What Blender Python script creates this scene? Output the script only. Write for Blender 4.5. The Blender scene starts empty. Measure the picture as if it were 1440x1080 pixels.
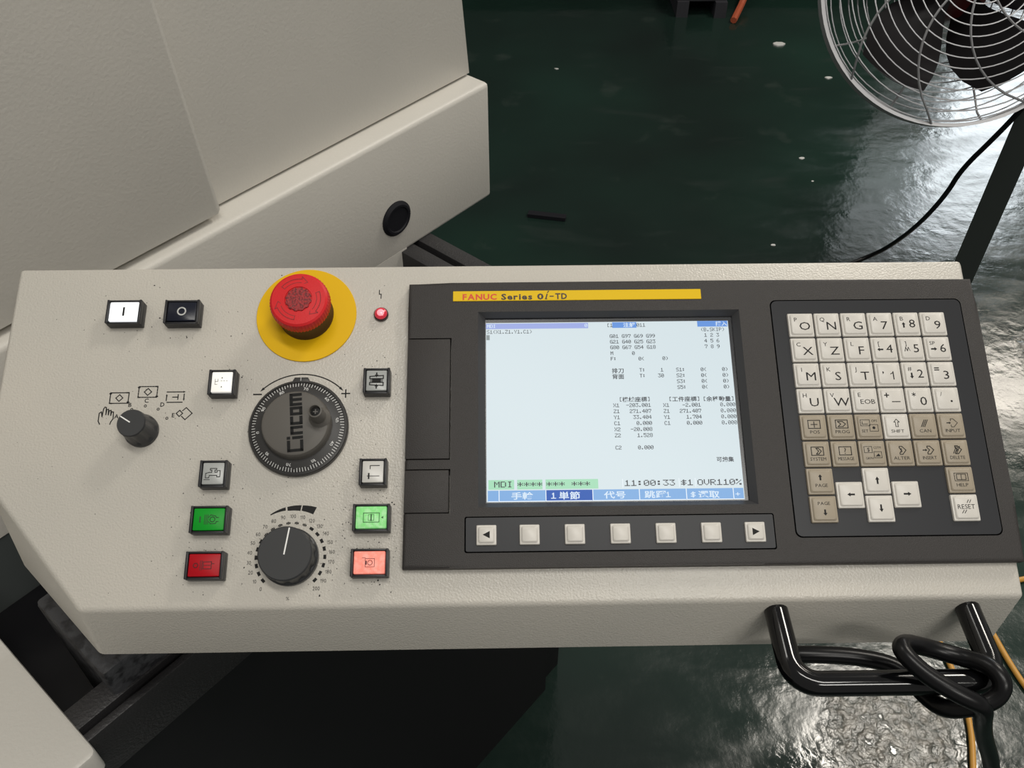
import bpy, bmesh, math, random
from mathutils import Vector, Matrix
random.seed(7)
S = bpy.context.scene
C = S.collection
PI = math.pi
R_ = math.radians

# ------------------------------------------------------------------ camera
cam_d = bpy.data.cameras.new('camera')
cam = bpy.data.objects.new('camera', cam_d); C.objects.link(cam)
cam_d.sensor_width = 36.0; cam_d.lens = 36.0 * 1290 / 1440
cam_d.clip_start = 0.02
xr = Vector((0.99990369, -0.0138135, -0.00133741))
yd = Vector((-0.01071323, -0.70702625, -0.70710615))
zf = Vector((0.00882203, 0.70705238, -0.70710615))
rot = Matrix((xr, -yd, -zf)).transposed()
cam.matrix_world = Matrix.Translation((0.06641667, -0.33466612, 1.50399412)) @ rot.to_4x4()
S.camera = cam

# ------------------------------------------------------------------ light
S.view_settings.view_transform = 'Standard'
S.view_settings.look = 'None'
S.view_settings.gamma = 1.0
S.view_settings.use_curve_mapping = False
S.view_settings.exposure = 0.0
wd = bpy.data.worlds.new('workshop_air'); S.world = wd
wd.use_nodes = True
wd.node_tree.nodes['Background'].inputs[0].default_value = (1.0, 0.975, 0.93, 1)
wd.node_tree.nodes['Background'].inputs[1].default_value = 0.28

def area(name, loc, aim, sx, sy, radiance, col):
    l = bpy.data.lights.new(name, 'AREA'); l.shape = 'RECTANGLE'
    l.size = sx; l.size_y = sy; l.color = col
    l.energy = radiance * sx * sy * PI
    o = bpy.data.objects.new(name, l); C.objects.link(o)
    o.location = loc
    o.rotation_euler = (Vector(aim) - Vector(loc)).to_track_quat('-Z', 'Y').to_euler()
    return o
area('hall_window_daylight', (5.2, 8.2, 3.45), (5.2, 0.0, 3.0), 1.15, 2.4, 10.0, (0.88, 0.95, 1.0))
area('hall_window_dim_daylight', (4.15, 8.2, 4.25), (4.15, 0.0, 3.8), 0.8, 1.3, 1.5, (0.88, 0.95, 1.0))
area('ceiling_lamp_over_aisle', (2.5, 2.2, 4.3), (2.5, 2.2, 0), 0.9, 0.8, 36.0, (1.0, 0.94, 0.84))
area('ceiling_lamp_over_far_aisle', (4.6, 5.3, 4.3), (4.6, 5.3, 0), 1.2, 0.9, 16.0, (1.0, 0.92, 0.80))
lp = area('ceiling_lamp_over_machine', (0.5, -0.65, 4.3), (0.5, -0.65, 0), 2.1, 0.35, 21.0, (1.0, 0.97, 0.91))
lp.rotation_euler = (0, 0, R_(-28))
area('fill_light_behind_operator', (1.7, -2.7, 4.3), (1.7, -2.7, 0), 1.6, 0.5, 25.0, (1.0, 0.97, 0.91))  # added fill light, unseen, to brighten faces turned to the viewer
area('ceiling_lamp_over_lathe', (-1.6, 1.6, 4.3), (-1.6, 1.6, 0), 1.5, 0.5, 9.0, (1.0, 0.97, 0.91))

# ------------------------------------------------------------------ materials
MATS = {}
def lin(c):
    return tuple(((x / 255) / 12.92 if x / 255 <= .04045 else ((x / 255 + .055) / 1.055) ** 2.4) for x in c)
def mat(name, col, rough=0.5, metal=0.0, spec=0.5, bump=None, emit=None, var=None, coat=0.0):
    """col: linear rgb; bump=(scale, strength, distance); emit=(rgb, strength); var=(scale, second colour, low, high)"""
    m = bpy.data.materials.new(name); m.use_nodes = True
    nt = m.node_tree; b = nt.nodes['Principled BSDF']
    b.inputs['Base Color'].default_value = (*col, 1)
    b.inputs['Roughness'].default_value = rough
    b.inputs['Metallic'].default_value = metal
    b.inputs['Specular IOR Level'].default_value = spec
    b.inputs['Coat Weight'].default_value = coat
    tc = None
    if bump or var:
        tc = nt.nodes.new('ShaderNodeTexCoord')
    if bump:
        n = nt.nodes.new('ShaderNodeTexNoise'); n.inputs['Scale'].default_value = bump[0]; n.inputs['Detail'].default_value = 2
        nt.links.new(tc.outputs['Object'], n.inputs['Vector'])
        bp = nt.nodes.new('ShaderNodeBump'); bp.inputs['Strength'].default_value = bump[1]; bp.inputs['Distance'].default_value = bump[2]
        nt.links.new(n.outputs['Fac'], bp.inputs['Height']); nt.links.new(bp.outputs['Normal'], b.inputs['Normal'])
    if var:
        n2 = nt.nodes.new('ShaderNodeTexNoise'); n2.inputs['Scale'].default_value = var[0]; n2.inputs['Detail'].default_value = 5
        nt.links.new(tc.outputs['Object'], n2.inputs['Vector'])
        cr = nt.nodes.new('ShaderNodeValToRGB')
        cr.color_ramp.elements[0].position = var[2]; cr.color_ramp.elements[0].color = (*col, 1)
        cr.color_ramp.elements[1].position = var[3]; cr.color_ramp.elements[1].color = (*var[1], 1)
        nt.links.new(n2.outputs['Fac'], cr.inputs['Fac']); nt.links.new(cr.outputs['Color'], b.inputs['Base Color'])
    if emit:
        b.inputs['Emission Color'].default_value = (*emit[0], 1); b.inputs['Emission Strength'].default_value = emit[1]
    MATS[name] = m
    return m

paint = mat('panel_paint', (0.525, 0.495, 0.440), 0.30, bump=(700, 0.4, 0.0009), var=(9, (0.49, 0.468, 0.42), .35, .7))
cover_paint = mat('cover_paint', (0.58, 0.555, 0.505), 0.42, bump=(330, 0.25, 0.0009), var=(5, (0.54, 0.52, 0.475), .35, .7))
bezel_m = mat('bezel_plastic', (0.032, 0.029, 0.0275), 0.5, spec=0.32, bump=(1500, 0.55, 0.0006))
plate_m = mat('keypad_film', (0.024, 0.025, 0.028), 0.36, spec=0.2)
line_m = mat('seam_black', (0.002, 0.002, 0.002), 0.8, spec=0.0)
frame_m = mat('screen_frame', (0.045, 0.045, 0.047), 0.42, spec=0.3)
lcd_border = mat('lcd_border', (0.010, 0.012, 0.016), 0.25)
key_light = mat('key_ivory', (0.58, 0.555, 0.51), 0.35, spec=0.4)
key_tan = mat('key_tan', (0.315, 0.27, 0.205), 0.38, spec=0.3)
ink = mat('black_ink', (0.012, 0.012, 0.012), 0.6, spec=0.2)
grey_ink = mat('grey_ink', (0.12, 0.11, 0.10), 0.55)
white_ink = mat('white_ink', (0.75, 0.75, 0.73), 0.5)
yellow_film = mat('yellow_film', (0.72, 0.47, 0.006), 0.4, spec=0.15)
red_ink = mat('red_ink', (0.62, 0.05, 0.01), 0.5)
brown_ink = mat('brown_black_ink', (0.035, 0.018, 0.008), 0.5)
yellow_disc = mat('yellow_disc', (0.72, 0.43, 0.004), 0.42, spec=0.15)
red_plastic = mat('red_plastic', (0.60, 0.016, 0.020), 0.42, spec=0.25, bump=(900, 0.2, 0.0005))
dark_red = mat('dark_red_mark', (0.20, 0.006, 0.008), 0.5)
worn_red = mat('worn_red', (0.34, 0.018, 0.02), 0.55, bump=(900, 0.6, 0.001), var=(700, (0.12, 0.01, 0.012), .45, .6))
collar_m = mat('collar_plastic', (0.030, 0.010, 0.011), 0.35)
black_pl = mat('black_plastic', (0.022, 0.022, 0.024), 0.36, spec=0.3)
knob_m = mat('knob_plastic', (0.030, 0.031, 0.033), 0.36, spec=0.35)
knob_top = mat('knob_top', (0.040, 0.041, 0.042), 0.48, spec=0.25)
wheel_m = mat('handwheel_plastic', (0.105, 0.098, 0.088), 0.45, spec=0.25)
ring_m = mat('handwheel_ring', (0.036, 0.035, 0.034), 0.4, spec=0.3)
letter_m = mat('logo_black', (0.006, 0.006, 0.006), 0.4, spec=0.15)
grey_lens = mat('grey_lens', (0.33, 0.34, 0.33), 0.3)
pale_lens = mat('pale_lens', (0.52, 0.51, 0.48), 0.3)
navy_lens = mat('navy_lens', (0.007, 0.009, 0.018), 0.25, spec=0.3)
lit_white = mat('lit_white_lens', (0.8, 0.8, 0.8), 0.3, emit=((0.93, 0.97, 1.0), 0.75))
lit_warm = mat('lit_warm_white_lens', (0.75, 0.74, 0.70), 0.3, emit=((1.0, 0.98, 0.92), 0.35))
green_lens = mat('green_lens', (0.006, 0.27, 0.02), 0.35, spec=0.15)
red_lens = mat('red_lens', (0.36, 0.004, 0.010), 0.35, spec=0.15)
lit_green = mat('lit_green_lens', (0.22, 0.60, 0.20), 0.4, spec=0.2, emit=((0.16, 0.60, 0.18), 0.22), bump=(500, .5, .001), var=(240, (0.36, 0.66, 0.34), .45, .6))
lit_pink = mat('lit_pink_lens', (0.80, 0.26, 0.20), 0.4, spec=0.2, emit=((0.95, 0.20, 0.15), 0.30), bump=(500, .5, .001), var=(240, (0.82, 0.36, 0.30), .45, .6))
green_ink = mat('dark_green_ink', (0.004, 0.06, 0.008), 0.5)
dred_ink = mat('dark_red_ink', (0.07, 0.002, 0.003), 0.5)
led_m = mat('led_lens', (0.45, 0.02, 0.04), 0.15, emit=((1.0, 0.06, 0.09), 0.22))
led_core = mat('led_core', (0.9, 0.3, 0.35), 0.2, emit=((1.0, 0.30, 0.34), 0.6))
chrome = mat('bright_metal', (0.6, 0.6, 0.6), 0.25, metal=1.0)
gloss_black = mat('gloss_black_paint', (0.003, 0.003, 0.0035), 0.10, spec=0.45)
cable_m = mat('cable_rubber', (0.0035, 0.0035, 0.004), 0.3, spec=0.25)
base_m = mat('cast_base_paint', (0.020, 0.019, 0.020), 0.48, bump=(420, 0.5, 0.001))
skirt_m = mat('skirt_black', (0.0065, 0.0065, 0.0075), 0.55, spec=0.3)
pan_m = mat('oil_pan_black', (0.004, 0.004, 0.005), 0.3, spec=0.2, bump=(14, 0.3, 0.01))
wall_m = mat('inner_wall_grey', (0.075, 0.085, 0.084), 0.45)
arm_m = mat('arm_iron', (0.045, 0.046, 0.05), 0.5, bump=(160, 0.6, 0.002), var=(90, (0.014, 0.014, 0.016), .5, .62))
rubber = mat('plug_rubber', (0.010, 0.010, 0.013), 0.6, spec=0.2)
wire_y = mat('yellow_hose', (0.55, 0.28, 0.05), 0.4)
fan_grey = mat('fan_wire', (0.36, 0.36, 0.37), 0.35, metal=0.5)
fan_rim = mat('fan_rim', (0.42, 0.42, 0.43), 0.4, metal=0.3)
blade_m = mat('fan_blade', (0.016, 0.013, 0.015), 0.4)
hub_m = mat('fan_hub', (0.08, 0.008, 0.008), 0.4)
post_m = mat('post_paint', (0.030, 0.037, 0.034), 0.5)
far_black = mat('far_machine_black', (0.010, 0.010, 0.013), 0.5)
far_grey = mat('far_machine_grey', (0.030, 0.030, 0.036), 0.5)
orange_m = mat('orange_red_paint', (0.42, 0.09, 0.04), 0.45)
scrap_m = mat('pale_scrap', (0.55, 0.55, 0.53), 0.6)
def scr(name, rgb, s=1.0):
    return mat(name, (0.01, 0.01, 0.01), 0.3, spec=0.15, emit=(rgb, s))
scr_bg = scr('screen_white', (0.655, 0.75, 0.785))
scr_ink = scr('screen_ink', (0.035, 0.04, 0.05))
scr_title = scr('screen_pale_blue', (0.33, 0.40, 0.76))
scr_blue = scr('screen_blue', (0.13, 0.30, 0.72))
scr_soft = scr('screen_softkey_blue', (0.20, 0.40, 0.72))
scr_active = scr('screen_active_blue', (0.004, 0.085, 0.42))
scr_green = scr('screen_green', (0.36, 0.70, 0.47))
scr_white = scr('screen_letter_white', (0.68, 0.80, 0.92))
scr_grey = scr('screen_cursor_grey', (0.25, 0.29, 0.30))
scr_edge = scr('screen_line_white', (0.85, 0.92, 0.97))

# floor: dark green glossy coating, scuffed and worn, lamp reflections partly painted in as tan
fl = bpy.data.materials.new('green_floor_coating'); fl.use_nodes = True
nt = fl.node_tree; bs = nt.nodes['Principled BSDF']; L = nt.links.new
tc = nt.nodes.new('ShaderNodeTexCoord')
def noise(scale, detail=4, vec=None, dist=0.0):
    n = nt.nodes.new('ShaderNodeTexNoise'); n.inputs['Scale'].default_value = scale; n.inputs['Detail'].default_value = detail
    n.inputs['Distortion'].default_value = dist
    L(vec if vec else tc.outputs['Object'], n.inputs['Vector']); return n
def ramp(src, a, b, ca, cb):
    r = nt.nodes.new('ShaderNodeValToRGB'); r.color_ramp.elements[0].position = a; r.color_ramp.elements[1].position = b
    r.color_ramp.elements[0].color = ca; r.color_ramp.elements[1].color = cb; L(src, r.inputs['Fac']); return r
def mix(fac, a, b):
    m = nt.nodes.new('ShaderNodeMix'); m.data_type = 'RGBA'; L(fac, m.inputs[0]); L(a, m.inputs[6]); L(b, m.inputs[7]); return m.outputs[2]
mp = nt.nodes.new('ShaderNodeMapping'); mp.inputs['Scale'].default_value = (0.9, 2.4, 1.0); mp.inputs['Rotation'].default_value = (0, 0, R_(8)); L(tc.outputs['Object'], mp.inputs['Vector'])
base = ramp(noise(1.1, 3).outputs['Fac'], .3, .72, (0.0075, 0.0115, 0.0105, 1), (0.013, 0.036, 0.026, 1))
scuff = ramp(noise(3.2, 6, mp.outputs['Vector'], 0.6).outputs['Fac'], .60, .78, (0, 0, 0, 1), (0.55, 0.55, 0.55, 1))
worn = ramp(noise(5.5, 8).outputs['Fac'], .62, .74, (0, 0, 0, 1), (0.5, 0.5, 0.5, 1))
c1 = nt.nodes.new('ShaderNodeRGB'); c1.outputs[0].default_value = (0.030, 0.040, 0.036, 1)
c2 = nt.nodes.new('ShaderNodeRGB'); c2.outputs[0].default_value = (0.045, 0.058, 0.050, 1)
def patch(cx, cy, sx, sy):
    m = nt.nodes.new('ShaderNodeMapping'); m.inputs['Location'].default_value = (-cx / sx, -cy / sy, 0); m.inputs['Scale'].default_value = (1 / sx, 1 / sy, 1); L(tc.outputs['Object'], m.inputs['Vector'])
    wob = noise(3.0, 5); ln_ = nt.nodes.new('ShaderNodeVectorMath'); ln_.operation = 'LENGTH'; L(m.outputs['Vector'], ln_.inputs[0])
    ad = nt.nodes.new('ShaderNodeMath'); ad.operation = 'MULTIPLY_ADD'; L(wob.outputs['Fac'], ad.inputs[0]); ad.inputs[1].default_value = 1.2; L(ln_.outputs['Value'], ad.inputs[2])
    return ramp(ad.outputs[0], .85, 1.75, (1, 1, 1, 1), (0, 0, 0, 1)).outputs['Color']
def lighter(a, b):
    m = nt.nodes.new('ShaderNodeMath'); m.operation = 'MAXIMUM'; L(a, m.inputs[0]); L(b, m.inputs[1]); return m.outputs[0]
pm = lighter(patch(.72, .34, .34, .30), patch(1.42, 1.22, .36, .40))  # two worn patches with mottled lamp reflections painted into the colour
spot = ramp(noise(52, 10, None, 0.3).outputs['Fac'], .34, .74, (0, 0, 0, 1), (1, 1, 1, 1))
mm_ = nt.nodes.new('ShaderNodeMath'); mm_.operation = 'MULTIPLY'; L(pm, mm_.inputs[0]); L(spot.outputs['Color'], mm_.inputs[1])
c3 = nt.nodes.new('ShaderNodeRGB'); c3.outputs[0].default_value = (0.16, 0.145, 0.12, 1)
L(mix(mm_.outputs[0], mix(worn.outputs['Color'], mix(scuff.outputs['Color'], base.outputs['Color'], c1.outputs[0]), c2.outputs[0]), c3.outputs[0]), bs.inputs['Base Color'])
rr = ramp(noise(5.0, 9, mp.outputs['Vector'], 0.8).outputs['Fac'], .32, .72, (0.06, 0.06, 0.06, 1), (0.26, 0.26, 0.26, 1)); L(rr.outputs['Color'], bs.inputs['Roughness'])
ba = nt.nodes.new('ShaderNodeMath'); ba.operation = 'MULTIPLY_ADD'; L(mm_.outputs[0], ba.inputs[0]); ba.inputs[1].default_value = 1.3; L(noise(26, 6).outputs['Fac'], ba.inputs[2])
bp = nt.nodes.new('ShaderNodeBump'); bp.inputs['Strength'].default_value = 0.25; bp.inputs['Distance'].default_value = 0.004
L(ba.outputs[0], bp.inputs['Height']); L(bp.outputs['Normal'], bs.inputs['Normal'])

# ------------------------------------------------------------------ mesh helpers
def new(): return bmesh.new()
def box(bm, x0, x1, y0, y1, z0, z1, bev=0, seg=2, only=None):
    vs = [bm.verts.new((x, y, z)) for z in (z0, z1) for y in (y0, y1) for x in (x0, x1)]
    fs = [bm.faces.new([vs[i] for i in q]) for q in ((0, 2, 3, 1), (4, 5, 7, 6), (0, 1, 5, 4), (2, 6, 7, 3), (0, 4, 6, 2), (1, 3, 7, 5))]
    if bev:
        es = {e for f in fs for e in f.edges}
        if only == 'top': es = {e for e in es if all(abs(v.co.z - z1) < 1e-7 for v in e.verts)}
        bmesh.ops.bevel(bm, geom=list(es), offset=bev, segments=seg, affect='EDGES', profile=0.5)
    return bm
def prism(bm, pts, z0, z1, bev=0, seg=2):
    lo = [bm.verts.new((p[0], p[1], z0)) for p in pts]; hi = [bm.verts.new((p[0], p[1], z1)) for p in pts]
    n = len(pts); top = bm.faces.new(hi); bm.faces.new(lo[::-1])
    for i in range(n): bm.faces.new((lo[i], lo[(i + 1) % n], hi[(i + 1) % n], hi[i]))
    if bev: bmesh.ops.bevel(bm, geom=list(top.edges), offset=bev, segments=seg, affect='EDGES', profile=0.5)
    return bm
def rrect(x0, x1, y0, y1, r, n=4):
    out = []
    for cx, cy, a0 in ((x1 - r, y1 - r, 0), (x0 + r, y1 - r, 90), (x0 + r, y0 + r, 180), (x1 - r, y0 + r, 270)):
        for k in range(n + 1):
            t = R_(a0 + 90 * k / n); out.append((cx + r * math.cos(t), cy + r * math.sin(t)))
    return out
def lathe(bm, prof, seg=48, cx=0, cy=0, mod=None, cap=True):
    rings = []
    for j, (r, z) in enumerate(prof):
        ring = []
        for k in range(seg):
            t = 2 * PI * k / seg; q = r * (mod(j, k, t) if mod else 1)
            ring.append(bm.verts.new((cx + q * math.cos(t), cy + q * math.sin(t), z)))
        rings.append(ring)
    for a, b in zip(rings, rings[1:]):
        for k in range(seg): bm.faces.new((a[k], a[(k + 1) % seg], b[(k + 1) % seg], b[k]))
    if cap:
        bm.faces.new(rings[-1]); bm.faces.new(rings[0][::-1])
    return bm
def stroke(bm, pts, w, z, closed=False, th=0.06):
    n = len(pts)
    for i in range(n if closed else n - 1):
        a = Vector(pts[i]); b = Vector(pts[(i + 1) % n]); d = (b - a)
        if d.length < 1e-9: continue
        d.normalize(); p = Vector((-d.y, d.x)) * w / 2; e = d * w * 0.45
        q = [a - e + p, a - e - p, b + e - p, b + e + p]
        prism(bm, [(v.x, v.y) for v in q[1:] + q[:1]] if False else [(q[1].x, q[1].y), (q[2].x, q[2].y), (q[3].x, q[3].y), (q[0].x, q[0].y)], z, z + th)
    return bm
def quad(bm, x0, x1, y0, y1, z):
    return bm.faces.new([bm.verts.new(p) for p in ((x0, y0, z), (x1, y0, z), (x1, y1, z), (x0, y1, z))])
def poly(bm, pts, z): return bm.faces.new([bm.verts.new((p[0], p[1], z)) for p in pts])
def arcpts(cx, cy, r, a0, a1, n):
    """angles clockwise from straight up, degrees"""
    return [(cx + r * math.sin(R_(a0 + (a1 - a0) * k / n)), cy + r * math.cos(R_(a0 + (a1 - a0) * k / n))) for k in range(n + 1)]
def circ(cx, cy, r, n=20): return [(cx + r * math.cos(2 * PI * k / n), cy + r * math.sin(2 * PI * k / n)) for k in range(n)]
def tube(bm, pts, r, seg=10, smooth=0, cap=True):
    P = [Vector(p) for p in pts]
    for _ in range(smooth):       # Chaikin, ends kept
        Q = [P[0]]
        for a, b in zip(P, P[1:]): Q += [a * .75 + b * .25, a * .25 + b * .75]
        P = Q + [P[-1]]
    t0 = (P[1] - P[0]).normalized()
    u = t0.orthogonal().normalized(); rings = []
    for i, p in enumerate(P):
        t = (P[min(i + 1, len(P) - 1)] - P[max(i - 1, 0)]).normalized()
        u = (u - t * u.dot(t)).normalized(); v = t.cross(u)
        rings.append([bm.verts.new(p + (u * math.cos(2 * PI * k / seg) + v * math.sin(2 * PI * k / seg)) * r) for k in range(seg)])
    for a, b in zip(rings, rings[1:]):
        for k in range(seg): bm.faces.new((a[k], a[(k + 1) % seg], b[(k + 1) % seg], b[k]))
    if cap: bm.faces.new(rings[0][::-1]); bm.faces.new(rings[-1])
    return bm

PM = {}          # python-side world matrices of the roots
def root(name, label, cat, loc, rx=0.0, group=None):
    o = bpy.data.objects.new(name, None); C.objects.link(o); o.empty_display_size = 0.05
    o.location = loc; o.rotation_euler = (rx, 0, 0); o['label'] = label; o['category'] = cat
    if group: o['group'] = group
    PM[o.name] = Matrix.Translation(loc) @ Matrix.Rotation(rx, 4, 'X')
    return o
def finish(bm, scale=1.0, smooth=None, xf=None):
    if xf is not None: bmesh.ops.transform(bm, matrix=xf, verts=bm.verts)
    if scale != 1.0: bmesh.ops.scale(bm, vec=(scale,) * 3, verts=bm.verts)
    bmesh.ops.recalc_face_normals(bm, faces=bm.faces)
    if smooth is not None:
        lim = R_(smooth)
        for f in bm.faces: f.smooth = True
        for e in bm.edges:
            if len(e.link_faces) == 2 and e.calc_face_angle(0) > lim: e.smooth = False
    me = bpy.data.meshes.new('mesh'); bm.to_mesh(me); bm.free()
    return me
def obj(name, me, m, parent=None, label=None, loc=None):
    if len(me.materials) == 0: me.materials.append(m)
    me.name = name
    o = bpy.data.objects.new(name, me); C.objects.link(o)
    if parent is not None: o.parent = parent
    if loc: o.location = loc
    if label: o['label'] = label
    return o
def mm(name, bm, m, parent, label=None, smooth=None, loc=None):      # panel coordinates in millimetres
    return obj(name, finish(bm, .001, smooth), m, parent, label, loc)
def mw(name, bm, m, parent=None, label=None, smooth=None):           # world coordinates, in the parent's frame
    xf = PM[parent.name].inverted() if parent is not None else None
    return obj(name, finish(bm, 1, smooth, xf), m, parent, label)
def top(o, label, cat, group=None):
    o['label'] = label; o['category'] = cat
    if group: o['group'] = group
    return o

# ------------------------------------------------------------------ lettering (built-in font, turned into mesh once)
CJK = '注解挿入排刀背面機械座標工件余移動量可編集手輪単節代号跳躍選取'
CH = 'ABCDEFGHIJKLMNOPQRSTUVWXYZabcdefghijklmnopqrstuvwxyz0123456789.,:;*+-=/#[]()$%?|' + CJK
GL = {}
def load_glyphs():
    tmp = []
    for bold in (0, 1, 2):
        for ch in CH:
            cu = bpy.data.curves.new('g', 'FONT'); cu.body = ch; cu.size = 1; cu.resolution_u = 2
            cu.offset = (0.0, 0.018, 0.034)[bold]
            o = bpy.data.objects.new('g', cu); C.objects.link(o); tmp.append((ch, bold, o))
    bpy.context.view_layer.update()
    dg = bpy.context.evaluated_depsgraph_get()
    for ch, bold, o in tmp:
        me = bpy.data.meshes.new_from_object(o.evaluated_get(dg))
        vs = [(v.co.x, v.co.y) for v in me.vertices]; fs = [tuple(p.vertices) for p in me.polygons]
        GL[ch, bold] = (vs, fs, min(v[0] for v in vs), max(v[0] for v in vs))
        bpy.data.meshes.remove(me)
    for b_, t_ in ((0, .07), (1, .105), (2, .13)):
        GL['1', b_] = ([(.22, 0), (.22 + t_, 0), (.22 + t_, .69), (.22, .69), (.22, .60), (.06, .50), (.06, .50 - t_ * 1.1), (.22, .59 - t_)], [(0, 1, 2, 3), (3, 4, 5, 6, 7)], .06, .22 + t_)
    for _, _, o in tmp:
        cu = o.data; bpy.data.objects.remove(o); bpy.data.curves.remove(cu)
load_glyphs()
def text(bm, s, x, y, h, z, align='c', bold=0, pitch=None, rot=0.0, sx=1.0, gap=0.09):
    """h = capital height; y = vertical middle of the capitals; pitch = fixed cell width"""
    k = h / 0.69; cells = []; px = 0.0
    for ch in s:
        if ch == ' ': px += pitch if pitch else 0.33 * k * sx; continue
        vs, fs, a, b = GL[ch, bold]; wide = ch in CJK
        if pitch:
            cw = pitch * (2 if wide else 1)
            if wide: q = cw * 0.95 / 0.97; cells.append((vs, fs, px + cw / 2 - q * (a + b) / 2, q, k * 0.86)); 
            else:
                q = k * sx
                if (b - a) * q > pitch * .84: q = pitch * .84 / (b - a)
                cells.append((vs, fs, px + cw / 2 - q * (a + b) / 2, q, k))
            px += cw
        else:
            q = k * sx; cells.append((vs, fs, px - a * q, q, k)); px += (b - a + gap) * q
    if not pitch: px -= gap * k * sx
    off = {'l': 0, 'c': -px / 2, 'r': -px}[align]
    ca, sa = math.cos(rot), math.sin(rot)
    for vs, fs, ox, q, ky in cells:
        vv = []
        for vx, vy in vs:
            X = off + ox + vx * q; Y = vy * ky - h / 2
            vv.append(bm.verts.new((x + X * ca - Y * sa, y + X * sa + Y * ca, z)))
        for f in fs:
            try: bm.faces.new([vv[i] for i in f])
            except ValueError: pass
    return bm

# ================================================================== SETTING
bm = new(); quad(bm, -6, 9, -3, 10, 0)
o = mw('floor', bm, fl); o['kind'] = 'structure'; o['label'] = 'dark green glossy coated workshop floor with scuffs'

# ================================================================== MACHINE TOOL (own axes: A along its front, B out towards the viewer)
HD = R_(41.4)
AX = Matrix(((math.sin(HD), math.cos(HD), 0, 0), (math.cos(HD), -math.sin(HD), 0, 0), (0, 0, 1, 0), (0, 0, 0, 1)))
def AB(bm): bmesh.ops.transform(bm, matrix=AX, verts=bm.verts); return bm
lo_ = AX @ Vector((-0.2, -0.6, 0))
lathe_o = root('lathe', 'large off-white machine tool on a dark cast base behind the operator panel', 'machine', lo_)
A0 = -1.3
LEAN = Matrix(((1, 0, 0, 0), (0, -.085, 1, .0833), (0, 1, 0, 0), (0, 0, 0, 1)))     # the upper sheets lean back a little
def part(name, bm, m, label=None, smooth=35): return mw(name, AB(bm), m, lathe_o, label, smooth)
bm = new(); box(bm, A0, .40, -.207, -.176, 0, .757); box(bm, .385, .452, -.90, -.19, 0, .757)
part('skirt', bm, skirt_m, 'smooth black lower skirt of the base reaching the floor')
bm = new(); box(bm, A0, .452, -.178, -.171, .757, .8175, .0012); box(bm, A0, .40, -.207, -.185, .757, .8175, .0012)
box(bm, A0, .44, -.186, -.177, .757, .807)
part('front_rim', bm, base_m, 'dark textured rim with a groove along its top')
bm = new(); box(bm, .431, .452, -.90, -.1785, .757, .8175, .0012); box(bm, .400, .422, -.90, -.1855, .757, .8175, .0012); box(bm, .42, .433, -.90, -.186, .757, .806)
part('end_rim', bm, base_m)
bm = new(); box(bm, A0, .398, -.43, -.2075, .02, .70)
part('oil_pan', bm, pan_m, 'black oily recess behind the rim')
bm = new(); box(bm, A0, .405, -.92, -.4315, 0.0, .79)
part('inner_wall', bm, wall_m)
bm = new(); box(bm, A0, .568, -.95, -.43, .8155, .977, .006, 3); box(bm, A0, .409, -.95, -.4302, .787, .82)
ledge = part('ledge_cover', bm, cover_paint, 'off-white folded ledge with a round black plug')
bm = new()
vs = [(A0, .9795), (.565, .9795), (.565, 1.95), (A0, 1.95)]
prism(bm, vs, -.95, -.459, .003); bmesh.ops.transform(bm, matrix=LEAN, verts=bm.verts)
part('upper_cover', bm, cover_paint)
bm = new()
vs = [(A0, .984), (.179, .984), (.183, .988), (.183, 1.95), (A0, 1.95)]
prism(bm, vs, -.457, -.440, .003); bmesh.ops.transform(bm, matrix=LEAN, verts=bm.verts)
part('sliding_cover', bm, cover_paint, 'off-white sheet overlapping the upper cover, with a slanted edge')
bm = new(); pts = rrect(-1.3, -.189, -.425, -.156, .006, 3); prism(bm, pts, .795, .8215, .0025)
part('table_cover', bm, cover_paint, 'flat off-white cover on the front corner of the base')
bm = new(); lathe(bm, [(.0225, 0), (.0225, .002), (.019, .005), (.0165, .005), (.0155, .0035), (.0, .0035)][:5], 32)
bmesh.ops.transform(bm, matrix=Matrix.Translation((.397, -.4305, .869)) @ Matrix.Rotation(-PI / 2, 4, 'X') @ Matrix.Scale(1, 4), verts=bm.verts)
# turn so that the plug's face looks along +B
part('plug', bm, rubber, 'round black rubber plug')

# ================================================================== CONTROL PANEL (u right, v up the slope, w out of the face; millimetres)
TILT = R_(26.0806)
O = Vector((0, 0, 1.0))
ctl = root('control_panel', 'long off-white sloping operator panel with buttons, dials and a black handle', 'control panel', O, TILT)
UP = Vector((0, 0.43963522, 0.89817642))
def zof(u, v): return 1000 + v * 0.43963522            # height of a face point, mm
bm = new()
outl = [(-281.4, 218.6), (-281.4, 64), (-206, -23), (399.3, -21.4), (399.9, 218.6)]
hi = [bm.verts.new((u, v, 0)) for u, v in outl]
lo = []
for (u, v), fl_ in zip(outl, (8, 8, 3, 0, 0)):          # the left flank flares out a little towards the bottom
    d = (zof(u, v) - 935) / 1.0
    lo.append(bm.verts.new(Vector((u - fl_, v - fl_ * .4 * (v < 100 and v > 0), 0)) - UP * d))
tf = bm.faces.new(hi); bm.faces.new(lo[::-1])
n = len(outl); side = []
for i in range(n): side.append(bm.faces.new((lo[i], lo[(i + 1) % n], hi[(i + 1) % n], hi[i])))
bm.verts.ensure_lookup_table()
es = list(tf.edges) + [e for e in bm.edges if (e.verts[0] in hi) != (e.verts[1] in hi)]
bmesh.ops.bevel(bm, geom=es, offset=3.0, segments=3, affect='EDGES', profile=0.5)
mm('enclosure', bm, paint, ctl, 'off-white textured sheet-metal box with a bent front edge', smooth=40)

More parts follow.
